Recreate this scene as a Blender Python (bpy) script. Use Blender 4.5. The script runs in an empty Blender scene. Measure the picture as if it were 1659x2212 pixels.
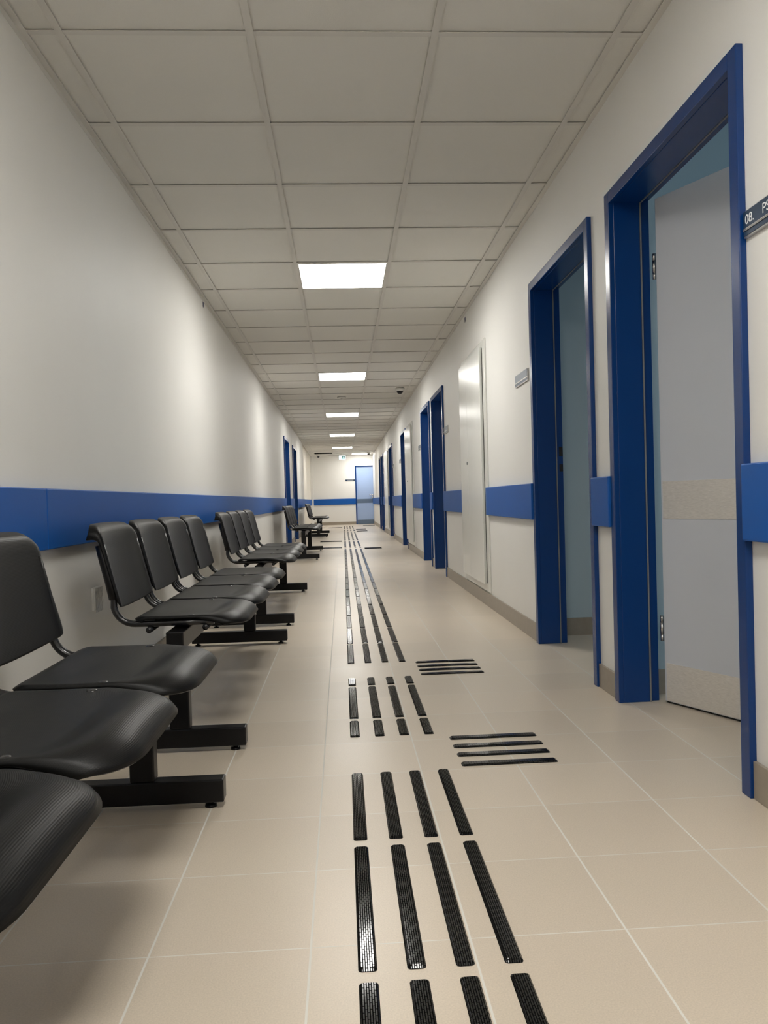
import bpy, bmesh, math, random
from mathutils import Vector, Matrix
random.seed(7)
C = bpy.context.scene.collection
PI = math.pi

# ------------------------------------------------------------------ camera, world, exposure
def make_camera():
    f_px, yaw, pit, rol, hc = 1661.05, 0.0539, -0.0162, -0.0279, 0.8336
    cy, sy, cp, sp = math.cos(yaw), math.sin(yaw), math.cos(pit), math.sin(pit)
    fw = Vector((sy*cp, cy*cp, sp)); r = Vector((cy, -sy, 0)); u = r.cross(fw)
    c, s = math.cos(rol), math.sin(rol)
    r2 = c*r + s*u; u2 = -s*r + c*u
    cd = bpy.data.cameras.new('camera'); cd.sensor_fit = 'VERTICAL'
    cd.sensor_height = 36.0; cd.sensor_width = 27.0
    cd.lens = f_px/2212*36.0; cd.clip_start = 0.02; cd.clip_end = 100
    co = bpy.data.objects.new('camera', cd); C.objects.link(co)
    m = Matrix((r2, u2, -fw)).transposed().to_4x4(); m.translation = Vector((0, 0, hc))
    co.matrix_world = m
    bpy.context.scene.camera = co
make_camera()
sc = bpy.context.scene
w = bpy.data.worlds.new('world'); sc.world = w; w.use_nodes = True
w.node_tree.nodes['Background'].inputs[0].default_value = (0.5, 0.55, 0.6, 1)
w.node_tree.nodes['Background'].inputs[1].default_value = 0.02
vs = sc.view_settings
vs.view_transform = 'Standard'; vs.look = 'None'; vs.gamma = 1.0; vs.use_curve_mapping = False
vs.exposure = 1.5
PANEL = 9.0            # radiance of the ceiling light panels
ROOM = 1.3             # strength of the added fill lamps in the side rooms (watts-scale factor)

# ------------------------------------------------------------------ key dimensions (metres)
XL, XR, H = -1.012, 1.095, 2.40          # left wall, right wall, ceiling
YB, YE = -6.5, 26.72                     # wall behind the camera, end wall
TX0, TY0, TP = -0.885, 2.610, 0.6215     # ceiling grid
RZ0, RZ1 = 0.697, 0.902                  # wall guard heights

# ------------------------------------------------------------------ materials
def new_mat(name):
    m = bpy.data.materials.new(name); m.use_nodes = True
    return m, m.node_tree.nodes, m.node_tree.links, m.node_tree.nodes['Principled BSDF']
def mat(name, col, rough=0.5, metal=0.0, spec=0.5, noise=0.0, nscale=40, bump=0.0, bscale=200, coat=0.0):
    m, n, l, b = new_mat(name)
    b.inputs['Base Color'].default_value = (*col, 1); b.inputs['Roughness'].default_value = rough
    b.inputs['Metallic'].default_value = metal; b.inputs['Specular IOR Level'].default_value = spec
    b.inputs['Coat Weight'].default_value = coat
    tc = n.new('ShaderNodeTexCoord')
    if noise:
        t = n.new('ShaderNodeTexNoise'); t.inputs['Scale'].default_value = nscale; t.inputs['Detail'].default_value = 4
        l.new(tc.outputs['Object'], t.inputs['Vector'])
        mx = n.new('ShaderNodeMix'); mx.data_type = 'RGBA'
        mx.inputs[6].default_value = (*[c*(1-noise) for c in col], 1)
        mx.inputs[7].default_value = (*[min(1, c*(1+noise)) for c in col], 1)
        l.new(t.outputs['Fac'], mx.inputs[0]); l.new(mx.outputs[2], b.inputs['Base Color'])
    if bump:
        t2 = n.new('ShaderNodeTexNoise'); t2.inputs['Scale'].default_value = bscale; t2.inputs['Detail'].default_value = 3
        l.new(tc.outputs['Object'], t2.inputs['Vector'])
        bp = n.new('ShaderNodeBump'); bp.inputs['Strength'].default_value = bump; bp.inputs['Distance'].default_value = 0.002
        l.new(t2.outputs['Fac'], bp.inputs['Height']); l.new(bp.outputs['Normal'], b.inputs['Normal'])
    return m

M = {}
M['wall'] = mat('wall_paint', (0.82, 0.808, 0.775), 0.55, noise=0.015, nscale=3, bump=0.15, bscale=260)
M['room'] = mat('blue_grey_room_paint', (0.44, 0.54, 0.585), 0.6, noise=0.02, nscale=3)
M['tile'] = mat('ceiling_board', (0.80, 0.785, 0.735), 0.9, noise=0.03, nscale=300, bump=0.3, bscale=500)
M['grid'] = mat('ceiling_grid_white', (0.72, 0.70, 0.655), 0.55)
M['blue'] = mat('blue_frame_enamel', (0.0010, 0.037, 0.175), 0.26, spec=0.40, noise=0.04, nscale=4, bump=0.05, bscale=300)
M['rail'] = mat('blue_guard_board', (0.007, 0.096, 0.39), 0.45, spec=0.25, noise=0.05, nscale=3)
M['gasket'] = mat('grey_rubber', (0.17, 0.18, 0.19), 0.6)
M['leaf'] = mat('grey_door_laminate', (0.60, 0.625, 0.675), 0.45, noise=0.03, nscale=2.5)
M['leaf2'] = mat('pale_blue_door_laminate', (0.34, 0.45, 0.68), 0.3, noise=0.02, nscale=2.5)
M['strip2'] = mat('slate_door_strip', (0.13, 0.18, 0.26), 0.35, metal=0.3)
M['chrome'] = mat('chrome', (0.75, 0.75, 0.75), 0.15, metal=1.0)
M['alu'] = mat('satin_aluminium', (0.62, 0.61, 0.59), 0.32, metal=1.0)
M['navy'] = mat('navy_sign_film', (0.014, 0.04, 0.085), 0.35)
M['white'] = mat('white_lettering', (0.85, 0.87, 0.88), 0.5)
M['cab'] = mat('white_steel_cabinet', (0.735, 0.74, 0.70), 0.25, noise=0.015, nscale=3)
M['plas'] = mat('white_plastic', (0.75, 0.74, 0.71), 0.4)
M['dark'] = mat('black_dome', (0.008, 0.008, 0.009), 0.12)
M['black'] = mat('black_powder_coat', (0.003, 0.003, 0.0035), 0.33, spec=0.3, bump=0.05, bscale=600)
M['tube'] = mat('black_gloss_tube', (0.012, 0.012, 0.013), 0.22)
M['skirt'] = None
M['film'] = mat('crumpled_clear_film', (0.62, 0.62, 0.60), 0.2)
M['slot'] = mat('black_vent_slot', (0.002, 0.002, 0.002), 0.95, spec=0.05)
M['cream'] = mat('cream_wall_tone', (0.80, 0.75, 0.65), 0.55, noise=0.015, nscale=3)  # warmer tone than the rest of the left wall
M['ink'] = mat('dark_blue_label', (0.02, 0.03, 0.09), 0.5)
M['green'] = mat('green_sign', (0.0, 0.17, 0.12), 0.4)

def emit(name, col, s):
    m, n, l, b = new_mat(name)
    b.inputs['Base Color'].default_value = (0.8, 0.8, 0.8, 1)
    b.inputs['Emission Color'].default_value = (*col, 1); b.inputs['Emission Strength'].default_value = s
    return m
M['panel'] = emit('lit_light_panel', (1.0, 0.978, 0.925), PANEL)
M['exit'] = emit('lit_exit_sign', (0.62, 0.95, 1.0), 0.8)

def floor_mat():
    m, n, l, b = new_mat('beige_floor_tile')
    geo = n.new('ShaderNodeTexCoord'); sep = n.new('ShaderNodeSeparateXYZ'); l.new(geo.outputs['Object'], sep.inputs[0])
    def math_(op, a, bb=None, cc=None):
        k = n.new('ShaderNodeMath'); k.operation = op
        for i, v in enumerate((a, bb, cc)):
            if v is None: continue
            if isinstance(v, (int, float)): k.inputs[i].default_value = v
            else: l.new(v, k.inputs[i])
        return k.outputs[0]
    def line(sock, off, half):
        a = math_('DIVIDE', math_('SUBTRACT', sock, off), 0.3)
        fr = math_('ABSOLUTE', math_('SUBTRACT', math_('FRACT', math_('ADD', a, 100.5)), 0.5))
        return math_('LESS_THAN', fr, half/0.3), math_('FLOOR', math_('ADD', a, 100.0))
    lx, ix = line(sep.outputs[0], -0.0821, 0.0021)
    ly, iy = line(sep.outputs[1], 1.4303, 0.0013)
    grout = math_('MAXIMUM', lx, ly)
    comb = n.new('ShaderNodeCombineXYZ'); l.new(ix, comb.inputs[0]); l.new(iy, comb.inputs[1])
    wn = n.new('ShaderNodeTexWhiteNoise'); l.new(comb.outputs[0], wn.inputs['Vector'])
    sp = n.new('ShaderNodeTexNoise'); sp.inputs['Scale'].default_value = 330; sp.inputs['Detail'].default_value = 2
    l.new(geo.outputs['Object'], sp.inputs['Vector'])
    cl = n.new('ShaderNodeTexNoise'); cl.inputs['Scale'].default_value = 2.2; cl.inputs['Detail'].default_value = 3
    l.new(geo.outputs['Object'], cl.inputs['Vector'])
    v = math_('ADD', math_('MULTIPLY', wn.outputs['Value'], 0.07), math_('MULTIPLY', sp.outputs['Fac'], 0.34))
    v = math_('ADD', v, math_('MULTIPLY', cl.outputs['Fac'], 0.10)); v = math_('ADD', v, 0.745)
    base = n.new('ShaderNodeMix'); base.data_type = 'RGBA'; base.blend_type = 'MULTIPLY'; base.inputs[0].default_value = 1
    base.inputs[6].default_value = (0.62, 0.535, 0.43, 1)
    cv = n.new('ShaderNodeCombineColor'); l.new(v, cv.inputs[0]); l.new(v, cv.inputs[1]); l.new(v, cv.inputs[2])
    l.new(cv.outputs[0], base.inputs[7])
    mg = n.new('ShaderNodeMix'); mg.data_type = 'RGBA'
    l.new(grout, mg.inputs[0]); l.new(base.outputs[2], mg.inputs[6]); mg.inputs[7].default_value = (0.72, 0.70, 0.645, 1)
    l.new(mg.outputs[2], b.inputs['Base Color'])
    r = math_('ADD', math_('MULTIPLY', cl.outputs['Fac'], 0.12), 0.27)
    r = math_('ADD', r, math_('MULTIPLY', grout, 0.5)); l.new(r, b.inputs['Roughness'])
    bp = n.new('ShaderNodeBump'); bp.inputs['Strength'].default_value = 0.25; bp.inputs['Distance'].default_value = 0.001
    hh = math_('SUBTRACT', math_('MULTIPLY', sp.outputs['Fac'], 0.25), grout)
    l.new(hh, bp.inputs['Height']); l.new(bp.outputs['Normal'], b.inputs['Normal'])
    l.new(math_('MULTIPLY', math_('SUBTRACT', 1.0, grout), 0.5), b.inputs['Specular IOR Level'])
    return m
M['floor'] = floor_mat()

def skirt_mat():
    m, n, l, b = new_mat('taupe_skirting_tile')
    tc = n.new('ShaderNodeTexCoord'); sep = n.new('ShaderNodeSeparateXYZ'); l.new(tc.outputs['Object'], sep.inputs[0])
    add = n.new('ShaderNodeMath'); add.operation = 'ADD'; l.new(sep.outputs[0], add.inputs[0]); l.new(sep.outputs[1], add.inputs[1])
    d = n.new('ShaderNodeMath'); d.operation = 'DIVIDE'; l.new(add.outputs[0], d.inputs[0]); d.inputs[1].default_value = 0.3
    a2 = n.new('ShaderNodeMath'); a2.operation = 'ADD'; l.new(d.outputs[0], a2.inputs[0]); a2.inputs[1].default_value = 100.2
    fr = n.new('ShaderNodeMath'); fr.operation = 'FRACT'; l.new(a2.outputs[0], fr.inputs[0])
    lt = n.new('ShaderNodeMath'); lt.operation = 'LESS_THAN'; l.new(fr.outputs[0], lt.inputs[0]); lt.inputs[1].default_value = 0.008
    sp = n.new('ShaderNodeTexNoise'); sp.inputs['Scale'].default_value = 30; l.new(tc.outputs['Object'], sp.inputs['Vector'])
    mx = n.new('ShaderNodeMix'); mx.data_type = 'RGBA'; l.new(sp.outputs['Fac'], mx.inputs[0])
    mx.inputs[6].default_value = (0.29, 0.25, 0.20, 1); mx.inputs[7].default_value = (0.35, 0.305, 0.245, 1)
    m2 = n.new('ShaderNodeMix'); m2.data_type = 'RGBA'; l.new(lt.outputs[0], m2.inputs[0]); l.new(mx.outputs[2], m2.inputs[6])
    m2.inputs[7].default_value = (0.40, 0.36, 0.30, 1); l.new(m2.outputs[2], b.inputs['Base Color'])
    b.inputs['Roughness'].default_value = 0.4
    return m
M['skirt'] = skirt_mat()

def brushed_mat():
    m, n, l, b = new_mat('brushed_steel_plate')
    b.inputs['Metallic'].default_value = 0.4
    tc = n.new('ShaderNodeTexCoord'); mp = n.new('ShaderNodeMapping'); mp.inputs['Scale'].default_value = (60, 60, 700)
    l.new(tc.outputs['Object'], mp.inputs['Vector'])
    t = n.new('ShaderNodeTexNoise'); t.inputs['Scale'].default_value = 1; t.inputs['Detail'].default_value = 4; l.new(mp.outputs[0], t.inputs['Vector'])
    cr = n.new('ShaderNodeMix'); cr.data_type = 'RGBA'; l.new(t.outputs['Fac'], cr.inputs[0])
    cr.inputs[6].default_value = (0.57, 0.535, 0.485, 1); cr.inputs[7].default_value = (1.0, 0.965, 0.91, 1)
    l.new(cr.outputs[2], b.inputs['Base Color'])
    mr = n.new('ShaderNodeMapRange'); l.new(t.outputs['Fac'], mr.inputs[0]); mr.inputs[3].default_value = 0.42; mr.inputs[4].default_value = 0.62
    l.new(mr.outputs[0], b.inputs['Roughness'])
    return m
M['steel'] = brushed_mat()

def ribbed_mat():
    m, n, l, b = new_mat('black_ribbed_plastic')
    b.inputs['Base Color'].default_value = (0.0045, 0.0045, 0.0045, 1); b.inputs['Roughness'].default_value = 0.38; b.inputs['Specular IOR Level'].default_value = 0.20
    uv = n.new('ShaderNodeUVMap'); uv.uv_map = 'UVMap'
    sep = n.new('ShaderNodeSeparateXYZ'); l.new(uv.outputs[0], sep.inputs[0])
    mu = n.new('ShaderNodeMath'); mu.operation = 'MULTIPLY'; l.new(sep.outputs[1], mu.inputs[0]); mu.inputs[1].default_value = 2*PI/0.0035
    sn = n.new('ShaderNodeMath'); sn.operation = 'SINE'; l.new(mu.outputs[0], sn.inputs[0])
    bp = n.new('ShaderNodeBump'); bp.inputs['Strength'].default_value = 0.25; bp.inputs['Distance'].default_value = 0.00022
    l.new(sn.outputs[0], bp.inputs['Height']); l.new(bp.outputs['Normal'], b.inputs['Normal'])
    return m
M['rib'] = ribbed_mat()

def bar_mat():
    m, n, l, b = new_mat('black_grooved_rubber_bar')
    tc = n.new('ShaderNodeTexCoord'); mp = n.new('ShaderNodeMapping')
    mp.inputs['Rotation'].default_value = (0, 0, PI/2); l.new(tc.outputs['Object'], mp.inputs['Vector'])
    br = n.new('ShaderNodeTexBrick'); l.new(mp.outputs[0], br.inputs['Vector'])
    br.inputs['Scale'].default_value = 1.0; br.inputs['Brick Width'].default_value = 0.016
    br.inputs['Row Height'].default_value = 0.0042; br.inputs['Mortar Size'].default_value = 0.0009
    br.inputs['Mortar Smooth'].default_value = 0.2
    br.inputs['Color1'].default_value = (1, 1, 1, 1); br.inputs['Color2'].default_value = (1, 1, 1, 1); br.inputs['Mortar'].default_value = (0, 0, 0, 1)
    mx = n.new('ShaderNodeMix'); mx.data_type = 'RGBA'; l.new(br.outputs['Color'], mx.inputs[0])
    mx.inputs[6].default_value = (0.004, 0.004, 0.004, 1); mx.inputs[7].default_value = (0.010, 0.010, 0.010, 1)
    l.new(mx.outputs[2], b.inputs['Base Color'])
    sm = n.new('ShaderNodeMath'); sm.operation = 'MULTIPLY'; l.new(br.outputs['Color'], sm.inputs[0]); sm.inputs[1].default_value = 0.5
    l.new(sm.outputs[0], b.inputs['Specular IOR Level'])
    b.inputs['Roughness'].default_value = 0.09
    bp = n.new('ShaderNodeBump'); bp.inputs['Strength'].default_value = 0.5; bp.inputs['Distance'].default_value = 0.0006
    l.new(br.outputs['Color'], bp.inputs['Height']); l.new(bp.outputs['Normal'], b.inputs['Normal'])
    return m
M['bar'] = bar_mat()

# ------------------------------------------------------------------ helpers
def box(bm, x0, x1, y0, y1, z0, z1):
    if x1 < x0: x0, x1 = x1, x0
    if y1 < y0: y0, y1 = y1, y0
    v = [bm.verts.new((x, y, z)) for x in (x0, x1) for y in (y0, y1) for z in (z0, z1)]
    for f in ((0, 1, 3, 2), (4, 6, 7, 5), (0, 4, 5, 1), (2, 3, 7, 6), (0, 2, 6, 4), (1, 5, 7, 3)):
        bm.faces.new([v[i] for i in f])
    return v
def B(*boxes):
    bm = bmesh.new()
    for b in boxes: box(bm, *b)
    return bm
def cyl(bm, p0, p1, r0, r1=None, seg=16, cap=True):
    r1 = r0 if r1 is None else r1
    p0, p1 = Vector(p0), Vector(p1); d = (p1-p0).normalized()
    a = d.orthogonal().normalized(); b = d.cross(a)
    ring = lambda p, r: [bm.verts.new(p + a*(r*math.cos(2*PI*i/seg)) + b*(r*math.sin(2*PI*i/seg))) for i in range(seg)]
    A, Bb = ring(p0, r0), ring(p1, r1)
    for i in range(seg): bm.faces.new((A[i], A[(i+1) % seg], Bb[(i+1) % seg], Bb[i]))
    if cap: bm.faces.new(A[::-1]); bm.faces.new(Bb)
def lathe(bm, prof, cx, cy, seg=20, z_sign=1):
    rings = []
    for r, z in prof:
        if r < 1e-6: rings.append([bm.verts.new((cx, cy, z))])
        else: rings.append([bm.verts.new((cx+r*math.cos(2*PI*i/seg), cy+r*math.sin(2*PI*i/seg), z)) for i in range(seg)])
    for A, Bb in zip(rings, rings[1:]):
        for i in range(seg):
            j = (i+1) % seg
            if len(A) == 1 and len(Bb) == 1: continue
            if len(A) == 1: bm.faces.new((A[0], Bb[i], Bb[j]))
            elif len(Bb) == 1: bm.faces.new((A[i], A[j], Bb[0]))
            else: bm.faces.new((A[i], A[j], Bb[j], Bb[i]))
def tube(bm, pts, r, seg=12):
    pts = [Vector(p) for p in pts]; rings = []
    up = None
    for i, p in enumerate(pts):
        d = ((pts[min(i+1, len(pts)-1)]-p).normalized() + (p-pts[max(i-1, 0)]).normalized()).normalized()
        if up is None: up = d.orthogonal().normalized()
        up = (up - d*up.dot(d)).normalized(); b = d.cross(up)
        rings.append([bm.verts.new(p + up*(r*math.cos(2*PI*k/seg)) + b*(r*math.sin(2*PI*k/seg))) for k in range(seg)])
    for A, Bb in zip(rings, rings[1:]):
        for k in range(seg): bm.faces.new((A[k], A[(k+1) % seg], Bb[(k+1) % seg], Bb[k]))
    bm.faces.new(rings[0][::-1]); bm.faces.new(rings[-1])
def smooth(bm):
    for f in bm.faces: f.smooth = True
    return bm
def obj(name, bm, m, parent=None, bevel=0.0, seg=2):
    """link bm as ONE mesh; geometry is given in world metres and stored relative to its thing"""
    root = parent
    while root is not None and root.parent is not None: root = root.parent
    if root is not None: bmesh.ops.translate(bm, verts=bm.verts, vec=-root.location)
    bmesh.ops.recalc_face_normals(bm, faces=bm.faces)
    me = bpy.data.meshes.new(name); bm.to_mesh(me); bm.free()
    me.materials.append(m)
    o = bpy.data.objects.new(name, me); C.objects.link(o)
    if parent is not None: o.parent = parent
    if bevel:
        bv = o.modifiers.new('bevel', 'BEVEL'); bv.width = bevel; bv.segments = seg; bv.limit_method = 'ANGLE'
    return o
def tag(o, label, cat, group=None, kind=None):
    o['label'] = label; o['category'] = cat
    if group: o['group'] = group
    if kind: o['kind'] = kind
    return o
def thing(name, loc, label, cat, group=None, kind=None):
    o = bpy.data.objects.new(name, None); C.objects.link(o); o.location = loc; o.empty_display_size = 0.1
    return tag(o, label, cat, group, kind)
def copy_tree(o, parent=None):
    c = o.copy(); C.objects.link(c)
    if parent is not None: c.parent = parent
    for ch in [x for x in bpy.data.objects if x.parent == o]: copy_tree(ch, c)
    return c
def solo(name, bm, m, loc, label, cat, group=None, kind=None, bevel=0.0, seg=2):
    bmesh.ops.translate(bm, verts=bm.verts, vec=-Vector(loc))
    o = obj(name, bm, m, None, bevel, seg); o.location = loc
    return tag(o, label, cat, group, kind)

# ------------------------------------------------------------------ the setting
WT = 0.1485
DR = [(2.003, 3.031), (3.250, 4.288), (8.060, 9.075), (9.320, 10.30), (12.80, 13.83), (16.28, 17.45), (19.90, 20.85), (21.18, 22.10)]
DL = [(13.75, 14.96), (16.10, 17.33)]
DH = 2.0174
f = B((-1.4, 5.0, YB-0.2, YE+0.3, -0.1, 0.0))
o = obj('floor', f, M['floor']); tag(o, 'beige speckled floor tiles with pale grout along the corridor', 'floor', kind='structure')

def wall_boxes(x0, x1, doors, ya, yb, ztop=H+0.12):
    bm = bmesh.new(); y = ya
    for a, b in doors:
        a2, b2 = a+0.02, b-0.02
        box(bm, x0, x1, y, a2, 0, ztop); box(bm, x0, x1, a2, b2, DH-0.02, ztop); y = b2
    box(bm, x0, x1, y, yb, 0, ztop)
    return bm
o = obj('wall_right', wall_boxes(XR, XR+WT, DR, YB, YE), M['wall']); tag(o, 'white wall on the right, broken by blue-framed doors', 'wall', kind='structure')
bm = wall_boxes(XL-WT, XL, DL, YB, 20.6); 
o = obj('wall_left', bm, M['wall']); tag(o, 'long plain white wall on the left, behind the benches', 'wall', kind='structure')
ED0, ED1 = 0.50, 1.095
bm = B((XL-0.3, ED0+0.01, YE, YE+0.15, 0, H+0.12), (ED0+0.01, XR+WT, YE, YE+0.15, 2.03, H+0.12))
o = obj('wall_far', bm, M['wall']); tag(o, 'white end wall closing the corridor, under the exit sign', 'wall', kind='structure')
o = obj('wall_near', B((XL-0.3, XR+0.3, YB-0.15, YB, 0, H+0.12)), M['wall']); tag(o, 'white wall behind the viewer', 'wall', kind='structure')
o = obj('trim_1', B((XL-0.06, XL+0.03, YE-0.09, YE, 0, H)), M['wall'], bevel=0.004); tag(o, 'narrow white corner column at the far left end', 'column', kind='structure')

o = obj('wall_left_recess', B((XL-WT-0.06, XL-0.06, 20.6, YE, 0, H+0.12)), M['cream']); tag(o, 'cream recessed stretch of the left wall beside the end wall', 'wall', kind='structure')

# ceiling: boards resting above a hanging white grid
XC = [TX0+TP*i for i in range(4)]
bm = B((XL-0.1, XR+0.1, YB, YE, H+0.006, H+0.05))
VENT = (XC[0], XC[1], TY0+36*TP, TY0+37*TP)
ce = obj('ceiling', bm, M['tile']); tag(ce, 'suspended ceiling of pale square boards in a white grid', 'ceiling', kind='structure')
g = bmesh.new(); hw = 0.0125
def flange(x0, x1, y0, y1): box(g, x0, x1, y0, y1, H, H+0.002)
for x in XC:
    box(g, x-hw, x+hw, YB, YE, H-0.0006, H+0.0015); box(g, x-0.004, x+0.004, YB, YE, H+0.0015, H+0.006)
k0 = int((YB-TY0)/TP); k1 = int((YE-TY0)/TP)
for k in range(k0, k1+1):
    y = TY0+k*TP
    flange(XL, XR, y-hw, y+hw); box(g, XL, XR, y-0.004, y+0.004, H+0.002, H+0.006)
gr = obj('ceiling_grid', g, M['grid'], ce)
g = B((XL, XL+0.024, YB, YE, H-0.003, H+0.001), (XL, XL+0.002, YB, YE, H-0.024, H), (XL, XL+0.008, YB, YE, H+0.001, H+0.006),
      (XR-0.024, XR, YB, YE, H-0.003, H+0.001), (XR-0.008, XR, YB, YE, H+0.001, H+0.006), (XL, XR, YE-0.022, YE, H-0.003, H+0.001))
obj('edge_trim', g, M['grid'], ce)

# skirting tiles
def segs(doors, ya, yb, pad=0.0):
    out, y = [], ya
    for a, b in doors:
        if a-pad > y+0.01: out.append((y, a-pad))
        y = b+pad
    out.append((y, yb)); return out
bm = bmesh.new()
for a, b in segs(DR, YB, YE): box(bm, XR-0.011, XR, a, b, 0, 0.102)
o = obj('baseboard_right', bm, M['skirt'], bevel=0.0015); tag(o, 'taupe tile skirting along the right wall', 'baseboard', kind='structure')
bm = bmesh.new()
for a, b in segs(DL, YB, 20.6): box(bm, XL, XL+0.011, a, b, 0, 0.102)
box(bm, XL-0.06, XL-0.049, 20.6, YE-0.09, 0, 0.102)
o = obj('baseboard_left', bm, M['skirt'], bevel=0.0015); tag(o, 'taupe tile skirting along the left wall behind the benches', 'baseboard', kind='structure')
o = obj('baseboard_far', B((XL+0.03, ED0-0.03, YE-0.011, YE, 0, 0.102)), M['skirt']); tag(o, 'taupe tile skirting under the end wall', 'baseboard', kind='structure')

# side rooms behind the two open doors
xi, xo = XR+WT, 4.6
def room(name, y0, y1, label):
    t = 0.05
    bm = B((xi, xo, y1, y1+t, 0, 2.6), (xi, xo, y0-t, y0, 0, 2.6), (xo, xo+t, y0-t, y1+t, 0, 2.6), (xi, xo+t, y0-t, y1+t, 2.6, 2.65))
    o = obj(name, bm, M['room']); tag(o, label, 'wall', kind='structure')
room('wall_first_room', -0.6, 3.10, 'pale blue-grey wall seen above the ajar grey door')
room('wall_second_room', 3.20, 4.48, 'pale blue-grey wall seen through the open second door')
bm = B((xi, xo, 3.09, 3.10, 0, 0.102), (xi, xo, 4.47, 4.48, 0, 0.102))
o = obj('baseboard_room', bm, M['skirt']); tag(o, 'dark taupe skirting inside the side rooms', 'baseboard', kind='structure')
for nm, (x, y, sx, sy) in {'room_one_fill': (4.5, 1.2, 1.4, 2.6), 'room_two_fill': (4.5, 3.84, 1.4, 1.1)}.items():  # unseen fill lamps added to brighten the side rooms, no window built
    ld = bpy.data.lights.new(nm, 'AREA'); ld.shape = 'RECTANGLE'; ld.size = sx; ld.size_y = sy
    ld.energy = 6.0*ROOM*sy/2.6; ld.color = (0.72, 0.88, 1.0)
    lo = bpy.data.objects.new(nm, ld); C.objects.link(lo); lo.location = (x, y, 1.5)
    lo.rotation_euler = (0, PI/2, 0)

# ------------------------------------------------------------------ doors
CW = 0.046
def door(n, y0, y1, s, xw, label, mode='closed', hinge_far=True):
    """s=+1: right wall (depth goes +X); s=-1: left wall"""
    X = lambda d: xw + s*d
    d = thing('door_%d' % n, (xw, (y0+y1)/2, 0), label, 'door', kind='structure')
    fr = bmesh.new(); zt = DH
    a, b = y0+CW, y1-CW; zi = zt-CW
    # casing face with its return to the wall
    for q in ((y0, a), (b, y1)): box(fr, X(-0.020), X(0.0), q[0], q[1], 0, zt)
    box(fr, X(-0.020), X(0.0), a, b, zi, zt)
    # stop section and rebate section of the lining
    for q in ((y0+0.021, a), (b, y1-0.021)): box(fr, X(0.0), X(0.105), q[0], q[1], 0, zi+0.024)
    box(fr, X(0.0), X(0.105), a, b, zi, zi+0.024)
    for q in ((y0+0.021, a-0.013), (b+0.013, y1-0.021)): box(fr, X(0.1051), X(0.148), q[0], q[1], 0, zi+0.024)
    box(fr, X(0.1051), X(0.148), a-0.013, b+0.013, zi+0.013, zi+0.024)
    obj('frame', fr, M['blue'], d, bevel=0.002)
    gk = bmesh.new()
    for q in ((a-0.012, a+0.002), (b-0.002, b+0.012)): box(gk, X(0.1052), X(0.111), q[0], q[1], 0.0, zi+0.002)
    box(gk, X(0.1052), X(0.111), a, b, zi-0.002, zi+0.012)
    obj('gasket', gk, M['gasket'], d)
    # leaf, built closed then swung about its hinge line
    w = (b-a)+0.018; zl0, zl1 = 0.008, zi+0.008
    ang = {'closed': 0.0, 'ajar': math.radians(26.5), 'open': math.radians(92)}[mode]
    hx, hy = X(0.152), (b+0.009 if hinge_far else a-0.009)
    if mode != 'closed': hx += s*0.041; hy -= 0.011*(1 if hinge_far else -1)
    sg = -1 if hinge_far else 1       # leaf runs from the hinge along sg*Y when closed
    def swing(bm):
        # local: u along leaf, t thickness (0 = corridor face), z
        out = bm
        for v in out.verts:
            uu, tt, z = v.co
            lx, ly = s*(tt-0.040), sg*uu
            ca, sa = math.cos(ang), math.sin(ang)
            # rotate so that the free edge moves into the room (+s X)
            rx = lx*ca + s*uu*sa if True else 0
            ry = sg*uu*ca - s*sg*lx*sa
            v.co = Vector((hx + rx, hy + ry, z))
        return out
    lf = obj('leaf', swing(B((0.002, w-0.002, 0, 0.040, zl0, zl1))), M['leaf'], d, bevel=0.0025)
    obj('push_plate', swing(B((0.012, w-0.012, -0.0022, -0.0001, 0.728, 0.874))), M['steel'], lf)
    obj('kick_plate', swing(B((0.012, w-0.012, -0.0022, -0.0001, 0.012, 0.160))), M['steel'], lf)
    obj('drop_seal', swing(B((0.004, w-0.004, 0.008, 0.03, 0.001, zl0))), M['dark'], lf)
    hb = bmesh.new(); uu = w-0.07
    cyl(hb, (uu, -0.001, 1.0), (uu, -0.05, 1.0), 0.010); cyl(hb, (uu+0.008, -0.05, 1.0), (uu-0.12, -0.05, 1.0), 0.010)
    cyl(hb, (uu, -0.008, 1.0), (uu, 0.0, 1.0), 0.026); cyl(hb, (uu, -0.008, 0.92), (uu, 0.0, 0.92), 0.026)
    obj('handle', smooth(swing(hb)), M['chrome'], lf)
    if mode != 'closed':
        for z in (1.722, 0.292):
            hb = bmesh.new(); px, py = X(0.160), (b-0.001 if hinge_far else a+0.001)
            cyl(hb, (px, py, z-0.05), (px, py, z-0.024), 0.0075, seg=14)
            cyl(hb, (px, py, z-0.023), (px, py, z+0.023), 0.0085, seg=14)
            cyl(hb, (px, py, z+0.024), (px, py, z+0.05), 0.0075, seg=14)
            obj('hinge', smooth(hb), M['alu'], d)
    if mode == 'open':
        for z0, z1 in ((1.049, 1.101), (0.964, 1.003)):
            yj = b+0.013 if not hinge_far else a-0.013
            q = (yj-0.0012, yj+0.0005) if not hinge_far else (yj-0.0005, yj+0.0012)
            obj('strike_plate', B((X(0.126), X(0.146), q[0], q[1], z0, z1)), M['dark'], d)
    return d
lab = ['blue-framed doorway nearest the viewer, its grey door ajar with two steel plates',
       'second blue-framed doorway on the right, standing open to a bluish room',
       'third blue door frame on the right, just past the near white cabinet',
       'fourth blue door frame on the right, close behind the third',
       'fifth blue door frame on the right, beside the second white cabinet',
       'sixth blue door frame on the right, beside the farthest white cabinet',
       'seventh blue door frame on the right, beyond the farthest white cabinet',
       'last blue door frame on the right, nearest the end wall']
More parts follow.
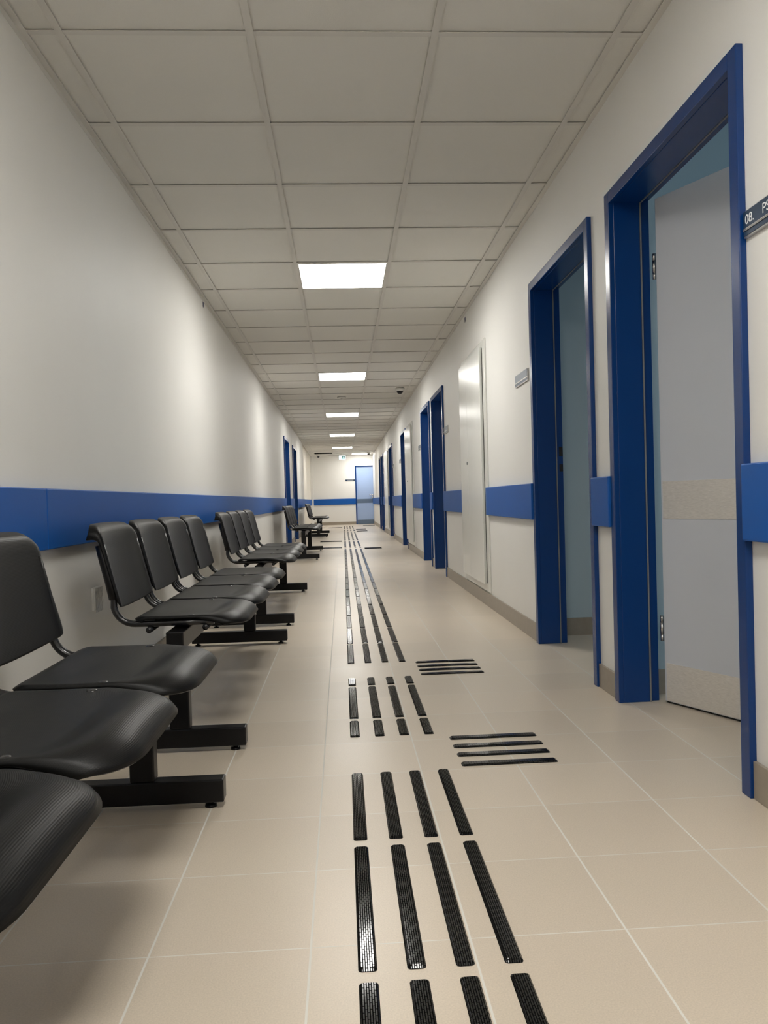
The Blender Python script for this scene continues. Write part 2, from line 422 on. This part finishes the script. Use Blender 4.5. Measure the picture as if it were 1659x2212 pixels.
for i, (a, b) in enumerate(DR):
    door(i+1, a, b, 1, XR, lab[i], mode='ajar' if i == 0 else 'open' if i == 1 else 'closed', hinge_far=(i != 1))
door(9, *DL[0], -1, XL, 'nearer of the two blue-framed doors on the left wall')
door(10, *DL[1], -1, XL, 'farther of the two blue-framed doors on the left wall')
# door in the end wall
d = thing('door_11', ((ED0+ED1)/2, YE, 0), 'pale blue door with slate bands in the end wall', 'door', kind='structure')
obj('frame', B((ED0-0.03, ED0+0.012, YE-0.02, YE+0.1, 0, 2.03), (ED0+0.012, ED1, YE-0.02, YE+0.1, 1.995, 2.03)), M['blue'], d, bevel=0.002)
lf = obj('leaf', B((ED0+0.014, ED1, YE+0.02, YE+0.06, 0.008, 1.993)), M['leaf2'], d)
obj('push_plate', B((ED0+0.02, ED1, YE+0.017, YE+0.0199, 0.735, 0.875)), M['strip2'], lf)
obj('kick_plate', B((ED0+0.02, ED1, YE+0.017, YE+0.0199, 0.012, 0.160)), M['strip2'], lf)
hb = bmesh.new(); cyl(hb, (1.06, YE+0.02, 1.01), (1.06, YE-0.035, 1.01), 0.011); cyl(hb, (1.068, YE-0.035, 1.01), (0.94, YE-0.035, 1.01), 0.010)
cyl(hb, (1.06, YE+0.02, 1.01), (1.06, YE+0.008, 1.01), 0.028); cyl(hb, (1.06, YE+0.02, 0.92), (1.06, YE+0.008, 0.92), 0.028)
obj('handle', smooth(hb), M['chrome'], lf)

# ------------------------------------------------------------------ blue wall guards
def guard(y0, y1, s, xw, label):
    solo('wall_guard_rail', B((xw, xw-s*0.030, y0, y1, RZ0, RZ1)), M['rail'], (xw, (y0+y1)/2, (RZ0+RZ1)/2), label, 'wall guard', bevel=0.004)
guard(YB, 2.002, 1, XR, 'blue wall guard cut by the right edge, beside the nearest doorway')
guard(3.032, 3.249, 1, XR, 'short blue wall guard between the two nearest doorways')
guard(4.289, 5.665, 1, XR, 'blue wall guard between the second doorway and the near white cabinet')
guard(6.80, 8.059, 1, XR, 'blue wall guard between the near white cabinet and the third doorway')
guard(9.076, 9.319, 1, XR, 'short blue wall guard between the third and fourth doorways')
guard(10.301, 11.59, 1, XR, 'blue wall guard between the fourth doorway and the second white cabinet')
guard(13.831, 16.279, 1, XR, 'blue wall guard between the fifth and sixth doorways on the right')
guard(17.451, 17.69, 1, XR, 'tiny blue wall guard between the sixth doorway and the farthest cabinet')
guard(19.20, 19.899, 1, XR, 'short blue wall guard between the farthest cabinet and the seventh doorway')
guard(20.851, 21.179, 1, XR, 'short blue wall guard between the last two doorways on the right')
guard(22.101, YE-0.02, 1, XR, 'blue wall guard between the last right doorway and the end wall')
guard(YB, 2.62, -1, XL, 'blue wall guard behind the nearest bench, cut by the left edge')
guard(2.622, 13.749, -1, XL, 'long blue wall guard on the left behind the second and third benches')
guard(14.961, 16.099, -1, XL, 'blue wall guard between the two left doors')
guard(17.331, 20.6, -1, XL, 'blue wall guard on the left behind the farthest bench')
guard(20.601, YE-0.095, -1, XL-0.06, 'dark blue wall guard on the recessed far left wall')
solo('wall_guard_rail', B((XL+0.03, ED0-0.031, YE-0.03, YE, RZ0, RZ1)), M['rail'], (-0.25, YE, 0.8),
     'blue wall guard across the end wall', 'wall guard', bevel=0.004)

# ------------------------------------------------------------------ white wall cabinets
def cabinet(y0, y1, label, seam=0.62):
    c = thing('wall_cabinet', (XR, (y0+y1)/2, 0.115), label, 'cabinet', 'white cabinets set in the right wall')
    obj('surround', B((XR-0.012, XR, y0, y1, 0.115, 2.014)), M['cab'], c, bevel=0.003)
    a, b = y0+0.105, y1+0.012; ys = a+(b-a)*seam
    for q in ((a, ys-0.001), (ys+0.001, b)):
        obj('door', B((XR-0.034, XR-0.014, q[0], q[1], 0.17, 1.965)), M['cab'], c, bevel=0.002)
    obj('shadow_gap', B((XR-0.0138, XR-0.0122, a-0.012, a+0.006, 0.18, 1.955)), M['dark'], c)
    k = bmesh.new(); cyl(k, (XR-0.034, ys+0.025, 1.118), (XR-0.040, ys+0.025, 1.118), 0.012)
    obj('lock', smooth(k), M['gasket'], c)
cabinet(5.672, 6.775, 'white steel wall cabinet nearest the viewer, two doors and a lock')
cabinet(11.60, 12.765, 'second white steel wall cabinet, beside the fifth blue door frame')
cabinet(17.70, 19.16, 'farthest white steel wall cabinet, past the sixth blue door frame')

# ------------------------------------------------------------------ ceiling lights and ceiling fittings
def panel(col, k, label):
    x0, x1, y0, y1 = XC[col], XC[col]+TP, TY0+k*TP, TY0+(k+1)*TP
    t = thing('ceiling_light', ((x0+x1)/2, (y0+y1)/2, H), label, 'ceiling light', 'square light panels in the ceiling')
    e, q = 0.0130, 0.022
    obj('frame', B((x0+e, x1-e, y0+e, y0+q, H-0.001, H+0.004), (x0+e, x1-e, y1-q, y1-e, H-0.001, H+0.004),
                   (x0+e, x0+q, y0+q, y1-q, H-0.001, H+0.004), (x1-q, x1-e, y0+q, y1-q, H-0.001, H+0.004)), M['grid'], t)
    obj('diffuser', B((x0+q, x1-q, y0+q, y1-q, H+0.001, H+0.004)), M['panel'], t)
panel(1, -3, 'lit ceiling panel overhead, just above the top of the photo')
panel(1, -7, 'added fill panel in the ceiling a little behind the viewer')  # extra unseen panel, added to brighten the walls near the camera
panel(1, -10, 'lit ceiling panel behind the viewer')
panel(1, 4, 'largest and nearest lit square ceiling panel in view')
panel(1, 11, 'second lit square ceiling panel from the viewer')
panel(1, 18, 'third lit square ceiling panel from the viewer')
panel(1, 25, 'fourth lit square ceiling panel from the viewer')
panel(1, 32, 'fifth lit ceiling panel, nearest above the exit sign')
panel(2, 37, 'lit ceiling panel off to the right, by the end wall')
t = thing('ceiling_vent', ((VENT[0]+VENT[1])/2, (VENT[2]+VENT[3])/2, H), 'black slotted square vent in the ceiling at the far left', 'vent')
for q in ((VENT[2]+0.013, VENT[2]+0.03), (VENT[3]-0.03, VENT[3]-0.013)): obj('frame_bar', B((VENT[0]+0.013, VENT[1]-0.013, q[0], q[1], H-0.002, H+0.004)), M['slot'], t)
obj('grille', B(*[(VENT[0]+0.02, VENT[1]-0.02, VENT[2]+0.031+0.02*i, VENT[2]+0.045+0.02*i, H+0.0005, H+0.004) for i in range(28)]), M['slot'], t)

def dome(x, y, z, label):
    t = thing('dome_camera', (x, y, z), label, 'security camera', 'dome cameras on the ceiling')
    b = bmesh.new(); lathe(b, [(0.0, z), (0.062, z), (0.064, z-0.006), (0.060, z-0.030), (0.050, z-0.040), (0.0, z-0.040)], x, y, 24)
    obj('base', smooth(b), M['plas'], t)
    b = bmesh.new(); lathe(b, [(0.046, z-0.0401)] + [(0.046*math.cos(a), z-0.0401-0.042*math.sin(a)) for a in (0.3, 0.6, 0.9, 1.2)] + [(0.0, z-0.082)], x, y, 24)
    obj('lens_dome', smooth(b), M['dark'], t)
dome(0.86, 10.88, H, 'dome camera on the ceiling above the third and fourth right doors')
dome(0.91, 25.35, H, 'dome camera in front of the rightmost light panel at the far end')
dome(-0.77, 26.3, H-0.001, 'dome camera at the far left, below the black vent')
t = thing('smoke_detector', (0.034, 11.68, H), 'flat round smoke detector between the second and third light panels', 'smoke detector')
b = bmesh.new(); lathe(b, [(0.0, H), (0.066, H), (0.064, H-0.012), (0.04, H-0.018), (0, H-0.018)], 0.034, 11.68, 24); obj('base', smooth(b), M['plas'], t)
b = bmesh.new(); lathe(b, [(0.013, H-0.0181), (0.012, H-0.032), (0, H-0.034)], 0.034, 11.68, 14); obj('sensor', smooth(b), M['alu'], t)

t = thing('exit_sign', (0.045, 25.7, H), 'small lit green and white exit sign hanging before the end wall', 'exit sign')
ey = 25.7
obj('housing', B((-0.072, 0.160, ey, ey+0.05, 2.205, 2.340)), M['plas'], t, bevel=0.004)
for q in (0.0, 0.07): obj('hanger', B((q, q+0.02, ey+0.015, ey+0.03, 2.3401, H)), M['plas'], t)
fc = obj('face', B((-0.066, 0.154, ey-0.003, ey-0.0002, 2.211, 2.334)), M['exit'], t)
obj('pictogram_panel', B((0.040, 0.142, ey-0.0045, ey-0.0031, 2.222, 2.322)), M['green'], fc)
b = bmesh.new()
def disc(bm, cx, cz, r, y0, y1, seg=16): cyl(bm, (cx, y0, cz), (cx, y1, cz), r, seg=seg)
disc(b, 0.098, 2.302, 0.011, ey-0.0064, ey-0.0046)
box(b, 0.080, 0.104, ey-0.0062, ey-0.0046, 2.262, 2.292); box(b, 0.066, 0.118, ey-0.0060, ey-0.0046, 2.276, 2.286)
box(b, 0.100, 0.120, ey-0.0062, ey-0.0046, 2.236, 2.262); box(b, 0.062, 0.088, ey-0.0062, ey-0.0046, 2.240, 2.258)
obj('pictogram', b, M['exit'], fc)

# ------------------------------------------------------------------ door signs
def text_mesh(name, body, size, m, parent, origin, xdir, ydir):
    cu = bpy.data.curves.new(name, 'FONT'); cu.body = body; cu.size = size; cu.extrude = 0.0004
    tmp = bpy.data.objects.new(name+'_tmp', cu); C.objects.link(tmp)
    bpy.context.view_layer.update()
    me = bpy.data.meshes.new_from_object(tmp.evaluated_get(bpy.context.evaluated_depsgraph_get()))
    bpy.data.objects.remove(tmp)
    bm = bmesh.new(); bm.from_mesh(me)
    X, Y = Vector(xdir), Vector(ydir); Z = X.cross(Y); O = Vector(origin)
    for v in bm.verts: v.co = O + X*v.co.x + Y*v.co.y + Z*v.co.z
    return obj(name, bm, m, parent)
def sign(y0, y1, label, texts=()):
    z0, z1 = 1.498, 1.570
    t = thing('door_sign', (XR, (y0+y1)/2, z0), label, 'sign', 'metal name plates beside the doors')
    obj('plate', B((XR-0.009, XR, y0, y1, z0, z1)), M['alu'], t, bevel=0.0015)
    up = obj('upper_insert', B((XR-0.0104, XR-0.0091, y0+0.001, y1-0.001, z0+0.0245, z1-0.003)), M['navy'], t)
    obj('lower_insert', B((XR-0.0104, XR-0.0091, y0+0.001, y1-0.001, z0+0.005, z0+0.0175)), M['navy'], t)
    obj('divider', B((XR-0.0125, XR-0.0091, y0, y1, z0+0.0178, z0+0.0205), (XR-0.0125, XR-0.0091, y0, y1, z0+0.0215, z0+0.0242)), M['alu'], t)
    for body, off in texts:
        text_mesh('lettering', body, 0.036, M['white'], up, (XR-0.0109, y1-off, z0+0.034), (0, -1, 0), (0, 0, 1))
sign(1.690, 1.999, 'navy sign reading 08. and PS beside the nearest doorway', (('08.', 0.010), ('PS', 0.093)))
sign(4.392, 4.705, 'silver sign just beyond the second doorway on the right')
sign(7.750, 8.055, 'silver sign in front of the third doorway on the right')
sign(10.42, 10.74, 'silver sign just beyond the fourth doorway on the right')
sign(14.03, 14.34, 'tiny sign just beyond the fifth doorway on the right')
sign(15.95, 16.26, 'tiny sign in front of the sixth doorway on the right')
sign(19.55, 19.86, 'tiny sign in front of the seventh doorway on the right')
t = thing('door_sign', (0.29, YE, 1.5), 'slim grey sign on the end wall, left of the pale blue door', 'sign', 'metal name plates beside the doors')
obj('plate', B((0.128, 0.46, YE-0.012, YE, 1.508, 1.568)), M['alu'], t)
obj('insert', B((0.131, 0.457, YE-0.0145, YE-0.0121, 1.512, 1.564)), M['navy'], t)
obj('lettering', B((0.20, 0.41, YE-0.016, YE-0.0146, 1.532, 1.545)), M['alu'], t)

# small labels stuck below the ceiling and the covered socket
for s, xw, y, lb in ((-1, XL, 5.93, 'small dark blue label stuck high on the left wall under the ceiling'), (1, XR, 6.55, 'small dark blue label stuck high on the right wall under the ceiling')):
    z = 2.352
    t = thing('wall_label', (xw, y, z), lb, 'label', 'small labels under the ceiling')
    obj('card', B((xw, xw-s*0.002, y-0.030, y+0.030, z-0.026, z+0.026)), M['plas'], t)
    obj('print', B((xw-s*0.0021, xw-s*0.003, y-0.022, y+0.022, z-0.020, z+0.018)), M['ink'], t)
t = thing('wall_socket', (XL, 3.17, 0.42), 'white wall socket under crumpled clear film, behind the second bench', 'socket')
obj('plate', B((XL, XL+0.010, 3.125, 3.215, 0.420, 0.512)), M['plas'], t, bevel=0.003)
obj('rim', B((XL+0.0101, XL+0.016, 3.128, 3.133, 0.424, 0.508), (XL+0.0101, XL+0.016, 3.207, 3.212, 0.424, 0.508), (XL+0.0101, XL+0.016, 3.133, 3.207, 0.503, 0.508), (XL+0.0101, XL+0.016, 3.133, 3.207, 0.424, 0.429)), M['plas'], t)
b = bmesh.new(); rr = random.Random(3)
gv = [[b.verts.new((XL+0.0165+rr.random()*0.005, 3.127+0.086*i/7, 0.414+0.096*j/9)) for j in range(10)] for i in range(8)]
for i in range(7):
    for j in range(9): b.faces.new((gv[i][j], gv[i+1][j], gv[i+1][j+1], gv[i][j+1]))
fo = obj('film', b, M['film'], t); sm = fo.modifiers.new('thickness', 'SOLIDIFY'); sm.thickness = 0.001

# ------------------------------------------------------------------ benches
def smoothstep(a, b, x):
    t = max(0.0, min(1.0, (x-a)/(b-a))); return t*t*(3-2*t)
def interp(tab, x):
    for (a, va), (b, vb) in zip(tab, tab[1:]):
        if x <= b: 
            t = (x-a)/(b-a); return tuple(p+(q-p)*t for p, q in zip(va, vb))
    return tab[-1][1]
def catmull(pts, n):
    out = []
    P = [pts[0]] + list(pts) + [pts[-1]]
    for i in range(1, len(P)-2):
        for k in range(n):
            t = k/n
            out.append(tuple(0.5*((2*b)+(-a+c)*t+(2*a-5*b+4*c-d)*t*t+(-a+3*b-3*c+d)*t**3) for a, b, c, d in zip(P[i-1], P[i], P[i+1], P[i+2])))
    out.append(tuple(pts[-1])); return out
def sheet(rows, thick):
    """rows of (x,y,z) points -> closed thin shell with UVs: v runs along the rows in metres"""
    bm = bmesh.new(); uvl = bm.loops.layers.uv.new('UVMap')
    vs_ = [[bm.verts.new(p) for p in r] for r in rows]
    L = [0.0]; mid = len(rows[0])//2
    for a, b in zip(rows, rows[1:]): L.append(L[-1]+(Vector(a[mid])-Vector(b[mid])).length)
    for i in range(len(rows)-1):
        for j in range(len(rows[0])-1):
            fc = bm.faces.new((vs_[i][j], vs_[i][j+1], vs_[i+1][j+1], vs_[i+1][j])); fc.smooth = True
            for lp, (a, c) in zip(fc.loops, ((i, j), (i, j+1), (i+1, j+1), (i+1, j))): lp[uvl].uv = (rows[a][c][1], L[a])
    return bm
HWID = 0.230
def spread(n):
    """column positions -1..1, denser towards both sides"""
    return [0.55*(-1+2*j/n) + 0.45*math.sin(PI/2*(-1+2*j/n)) for j in range(n+1)]
def seat_bm(yc):
    N, K = 32, 40
    xb, xf, RF, RB = -0.722, -0.336, 0.120, 0.045
    rows = []
    for i in range(K+1):
        v = i/K; row = []
        for u in spread(N):
            y = HWID*u; ay = abs(y)
            cf = min(1.0, max(0.0, (ay-(HWID-RF))/RF)); x1 = xf - 0.085*(1-math.sqrt(max(0.0, 1-cf*cf)))
            cb = min(1.0, max(0.0, (ay-(HWID-RB))/RB)); x0 = xb + RB*0.6*(1-math.sqrt(max(0.0, 1-cb*cb)))
            x = x0+(x1-x0)*v
            z = 0.459 - 0.012*smoothstep(0.02, 0.3, v)*(1-smoothstep(0.62, 0.86, v))*(1-u*u)
            z += 0.010*smoothstep(0.60, 0.80, v)*(1-0.5*u*u)                       # crest behind the nose
            z -= 0.034*(1-0.35*u**4)*max(0.0, (v-0.80)/0.20)**2                                  # waterfall nose
            z -= 0.013*(1-0.7*u*u)*max(0.0, (v-0.94)/0.06)**2
            z -= 0.017*smoothstep(0.62, 0.86, v)*abs(u)**3*(1-0.4*smoothstep(0.9, 1, v))
            z -= 0.010*max(0.0, (0.07-v)/0.07)**2
            e = max(0.0, (abs(u)-0.95)/0.05); z -= 0.007*e*e
            row.append((x, yc+y, z))
        rows.append(row)
    return sheet(rows, 0.006)
def back_bm(yc):
    N, K = 28, 40
    prof = catmull([(-0.766, 0.480), (-0.775, 0.52), (-0.789, 0.58), (-0.804, 0.65), (-0.816, 0.705), (-0.824, 0.738), (-0.833, 0.756), (-0.847, 0.766), (-0.862, 0.769)], 5)
    n = len(prof)-1; rows = []; HB = HWID-0.005; RT = 0.055
    for i, (x, z) in enumerate(prof):
        v = i/n; row = []
        for u in spread(N):
            y = HB*u; ay = abs(y)
            ct = min(1.0, max(0.0, (ay-(HB-RT))/RT)); drop = 0.046*(1-math.sqrt(max(0.0, 1-ct*ct)))
            cl = min(1.0, max(0.0, (ay-(HB-0.03))/0.03)); rise = 0.012*u*u + 0.018*(1-math.sqrt(max(0.0, 1-cl*cl)))
            zz = z - drop*smoothstep(0.25, 1.0, v) + rise*(1-smoothstep(0.0, 0.5, v)) + 0.004*(1-u*u)*v
            xx = x + 0.6*drop*0.20 - 0.016*(1-u*u) - 0.010*max(0.0, (abs(u)-0.95)/0.05)**2
            row.append((xx, yc+y, zz))
        rows.append(row)
    return sheet(rows, 0.006)
def solid(o, t, off):
    m = o.modifiers.new('thickness', 'SOLIDIFY'); m.thickness = t; m.offset = off; m.use_even_offset = False
    return o
def frame_path(y):
    pts = [(-0.824, y, 0.700), (-0.815, y, 0.65), (-0.798, y, 0.58), (-0.786, y, 0.515)]
    bend = []
    c = (-0.716, 0.505); r = 0.072
    for k in range(0, 9):
        a = math.radians(190 + 80*k/8)
        bend.append((c[0]+r*math.cos(a), y, c[1]+r*math.sin(a)))
    return pts + bend + [(-0.66, y, 0.432), (-0.56, y, 0.433), (-0.45, y, 0.434)]
NS, PITCH, LEN = 4, 0.4875, 1.95
def bench():
    b = thing('beam_bench', (0, 0, 0), '', 'bench', 'black waiting benches along the left wall')
    bm = B((-0.598, -0.540, -0.045, LEN+0.045, 0.352, 0.412)); obj('beam', bm, M['black'], b, bevel=0.003)
    for y in (0.0, LEN):
        lg = bmesh.new()
        box(lg, -0.600, -0.533, y-0.022, y+0.022, 0.080, 0.3519)
        box(lg, -0.905, -0.347, y-0.024, y+0.024, 0.017, 0.080)
        lo = obj('leg', lg, M['black'], b, bevel=0.004)
        for x in (-0.386, -0.872):
            q = bmesh.new(); cyl(q, (x, y, 0.017), (x, y, 0.008), 0.008); cyl(q, (x, y, 0.008), (x, y, 0.0), 0.015, 0.017)
            obj('glide', smooth(q), M['black'], lo)
    for i in range(NS):
        yc = PITCH*(i+0.5)
        so = solid(obj('seat', seat_bm(yc), M['rib'], b), 0.007, -1)
        for dy in (-0.208, 0.208):
            q = bmesh.new(); lathe(q, [(0.0, 0.459), (0.011, 0.4575), (0.0135, 0.453), (0.0135, 0.447)][::-1], -0.528, yc+dy, 14)
            obj('screw', smooth(q), M['tube'], so)
        bo = solid(obj('backrest', back_bm(yc), M['rib'], b), 0.006, 1)
        for dy in (-0.210, 0.210):
            q = bmesh.new()
            tube(q, [(-0.826, yc+dy, 0.705), (-0.815, yc+dy, 0.65), (-0.798, yc+dy, 0.58), (-0.786, yc+dy, 0.520)], 0.0165, 14)
            obj('sleeve', smooth(q), M['black'], bo)
        q = bmesh.new()
        for dy in (-0.210, 0.210): tube(q, frame_path(yc+dy), 0.0112, 12)
        for x, z in ((-0.668, 0.412), (-0.478, 0.416)): cyl(q, (x, yc-0.226, z), (x, yc+0.226, z), 0.0105, seg=14)
        fo = obj('seat_frame', smooth(q), M['tube'], b)
        obj('bracket', B((-0.612, -0.526, yc-0.06, yc+0.06, 0.4125, 0.424), (-0.69, -0.46, yc-0.05, yc-0.03, 0.418, 0.430), (-0.69, -0.46, yc+0.03, yc+0.05, 0.418, 0.430)), M['black'], b)
    return b
b0 = bench()
BY = [(0.188, 'black four-seat beam bench nearest the viewer, cut off by the left edge'),
      (2.628, 'second black four-seat beam bench, in front of the film-covered socket'),
      (5.232, 'third black four-seat beam bench, before the long bare stretch of left wall'),
      (11.09, 'fourth black beam bench from the viewer, just before the left doors'),
      (17.85, 'farthest small-looking black beam bench, near the end wall')]
for i, (y, lb) in enumerate(BY):
    o = b0 if i == 0 else copy_tree(b0)
    o.location = (0, y, 0); o['label'] = lb

# ------------------------------------------------------------------ tactile guide bars on the floor
BW, BHT = 0.034, 0.0055
def bar_mesh(length):
    bm = bmesh.new(); a, c = BW/2, length/2; e = 0.005; r = 0.006
    def ring(hx, hy, rr, z):
        pts = []
        for sx, sy, a0 in ((1, 1, 0), (-1, 1, 90), (-1, -1, 180), (1, -1, 270)):
            for k in range(3):
                t = math.radians(a0+45*k); pts.append(bm.verts.new((sx*(hx-rr)+rr*math.cos(t), sy*(hy-rr)+rr*math.sin(t), z)))
        return pts
    R0 = ring(a, c, r, 0); R1 = ring(a-0.0005, c-0.0005, r, 0.0015); R2 = ring(a-e, c-e*1.4, r*0.5, BHT)
    for A, Bb in ((R0, R1), (R1, R2)):
        for i in range(12): bm.faces.new((A[i], A[(i+1) % 12], Bb[(i+1) % 12], Bb[i]))
    bm.faces.new(R2); bm.faces.new(R0[::-1])
    bmesh.ops.recalc_face_normals(bm, faces=bm.faces)
    me = bpy.data.meshes.new('guide_bar'); bm.to_mesh(me); bm.free(); me.materials.append(M['bar']); return me
cache = {}
def bar(x, y, length, rot, label, group):
    key = round(length, 3)
    if key not in cache: cache[key] = bar_mesh(length)
    o = bpy.data.objects.new('guide_bar', cache[key]); C.objects.link(o)
    o.location = (x, y, 0); o.rotation_euler = (0, 0, rot + random.uniform(-0.002, 0.002))
    tag(o, label, 'guide strip', group)
LN = ['leftmost lane', 'inner left lane', 'inner right lane', 'rightmost lane']
ORD = ['first', 'second', 'third', 'fourth', 'fifth', 'sixth', 'seventh', 'eighth', 'ninth', 'tenth']
near = [(0.825, 1.315), (1.345, 1.836), (1.871, 2.332), (2.693, 2.889), (2.921, 3.413), (3.447, 3.584)]
desc = ['cut by the bottom edge', 'second row up', 'third row up',
        'short piece past the near crossing', 'long piece between the two crossings', 'stubby piece before the second crossing']
def lane_x(l, y): return 0.0215 + 0.0875*l + 0.0011*max(0, min(y, 24)-4)
for (a, b), ds in zip(near, desc):
    for l in range(4):
        bar(lane_x(l, a), (a+b)/2, b-a-0.001, 0, 'black guide bar in the %s, %s' % (LN[l], ds), 'near guide bars')
runs = [(3.918, 13.13, 17), (13.50, 13.56, 1), (13.91, 15.70, 3), (16.12, 20.32, 8), (20.92, 21.94, 2), (22.60, 24.96, 4)]
names = ['in the long run', 'a sliver beside the fourth bench', 'just past the fourth bench',
         'halfway to the fifth bench', 'beside the fifth bench', 'nearest the end wall']
for (a, b, n), nm in zip(runs, names):
    p = (b-a+0.034)/n
    for i in range(n):
        y0 = a+p*i; y1 = y0+p-0.034
        for l in range(4):
            if nm == names[0] and i < 5:
                lb = 'black guide bar in the %s, %s past the second crossing' % (LN[l], ORD[i]); gp = 'guide bars of the long run'
            else:
                lb = 'distant black guide bar in the %s, %s' % (LN[l], nm if i < 99 else ''); gp = 'distant guide bars, ' + LN[l] + ', ' + nm
                if nm == names[0]: lb = 'distant guide bar in the %s, sixth or later in the long run' % LN[l]
            bar(lane_x(l, y0), (y0+y1)/2, y1-y0, 0, lb, gp)
def crossing(x0, x1, yc4, where, gp, far=False):
    for i, y in enumerate(yc4):
        lb = 'black crosswise guide bar %s, %s' % (where, ['nearest', 'second nearest', 'third nearest', 'farthest'][i]) if not far else 'distant black crosswise guide bar ' + where
        bar((x0+x1)/2, y, x1-x0, PI/2, lb, gp)
crossing(0.348, 0.650, (2.371, 2.460, 2.546, 2.635), 'in the near set right of the lanes', 'near crossing bars')
crossing(0.349, 0.650, (3.620, 3.707, 3.793, 3.884), 'in the second set right of the lanes', 'second crossing bars')
s4 = lambda y: tuple(y+0.0875*(i-1.5) for i in range(4))
crossing(0.362, 0.660, s4(13.28), 'right of the lanes, opposite the fourth bench', 'crossing bars right, mid corridor', True)
crossing(-0.475, -0.024, s4(13.68), 'left of the lanes, by the fourth bench', 'crossing bars left, mid corridor', True)
crossing(-0.475, -0.024, s4(15.83), 'left of the lanes just beyond the fourth bench', 'crossing bars left, past fourth bench', True)
crossing(0.369, 0.659, s4(20.75), 'right of the lanes, nearer of the two far sets', 'crossing bars right, far', True)
crossing(0.371, 0.658, s4(22.03), 'right of the lanes, farther of the two far sets', 'crossing bars right, farthest', True)
crossing(-0.475, -0.024, s4(23.85), 'left of the lanes near the end wall', 'crossing bars left, end', True)
crossing(-0.98, -0.56, s4(23.95), 'at the far left near the end wall', 'crossing bars far left, end', True)
crossing(0.66, 1.05, s4(25.2), 'in front of the pale blue end door', 'crossing bars at the end door', True)
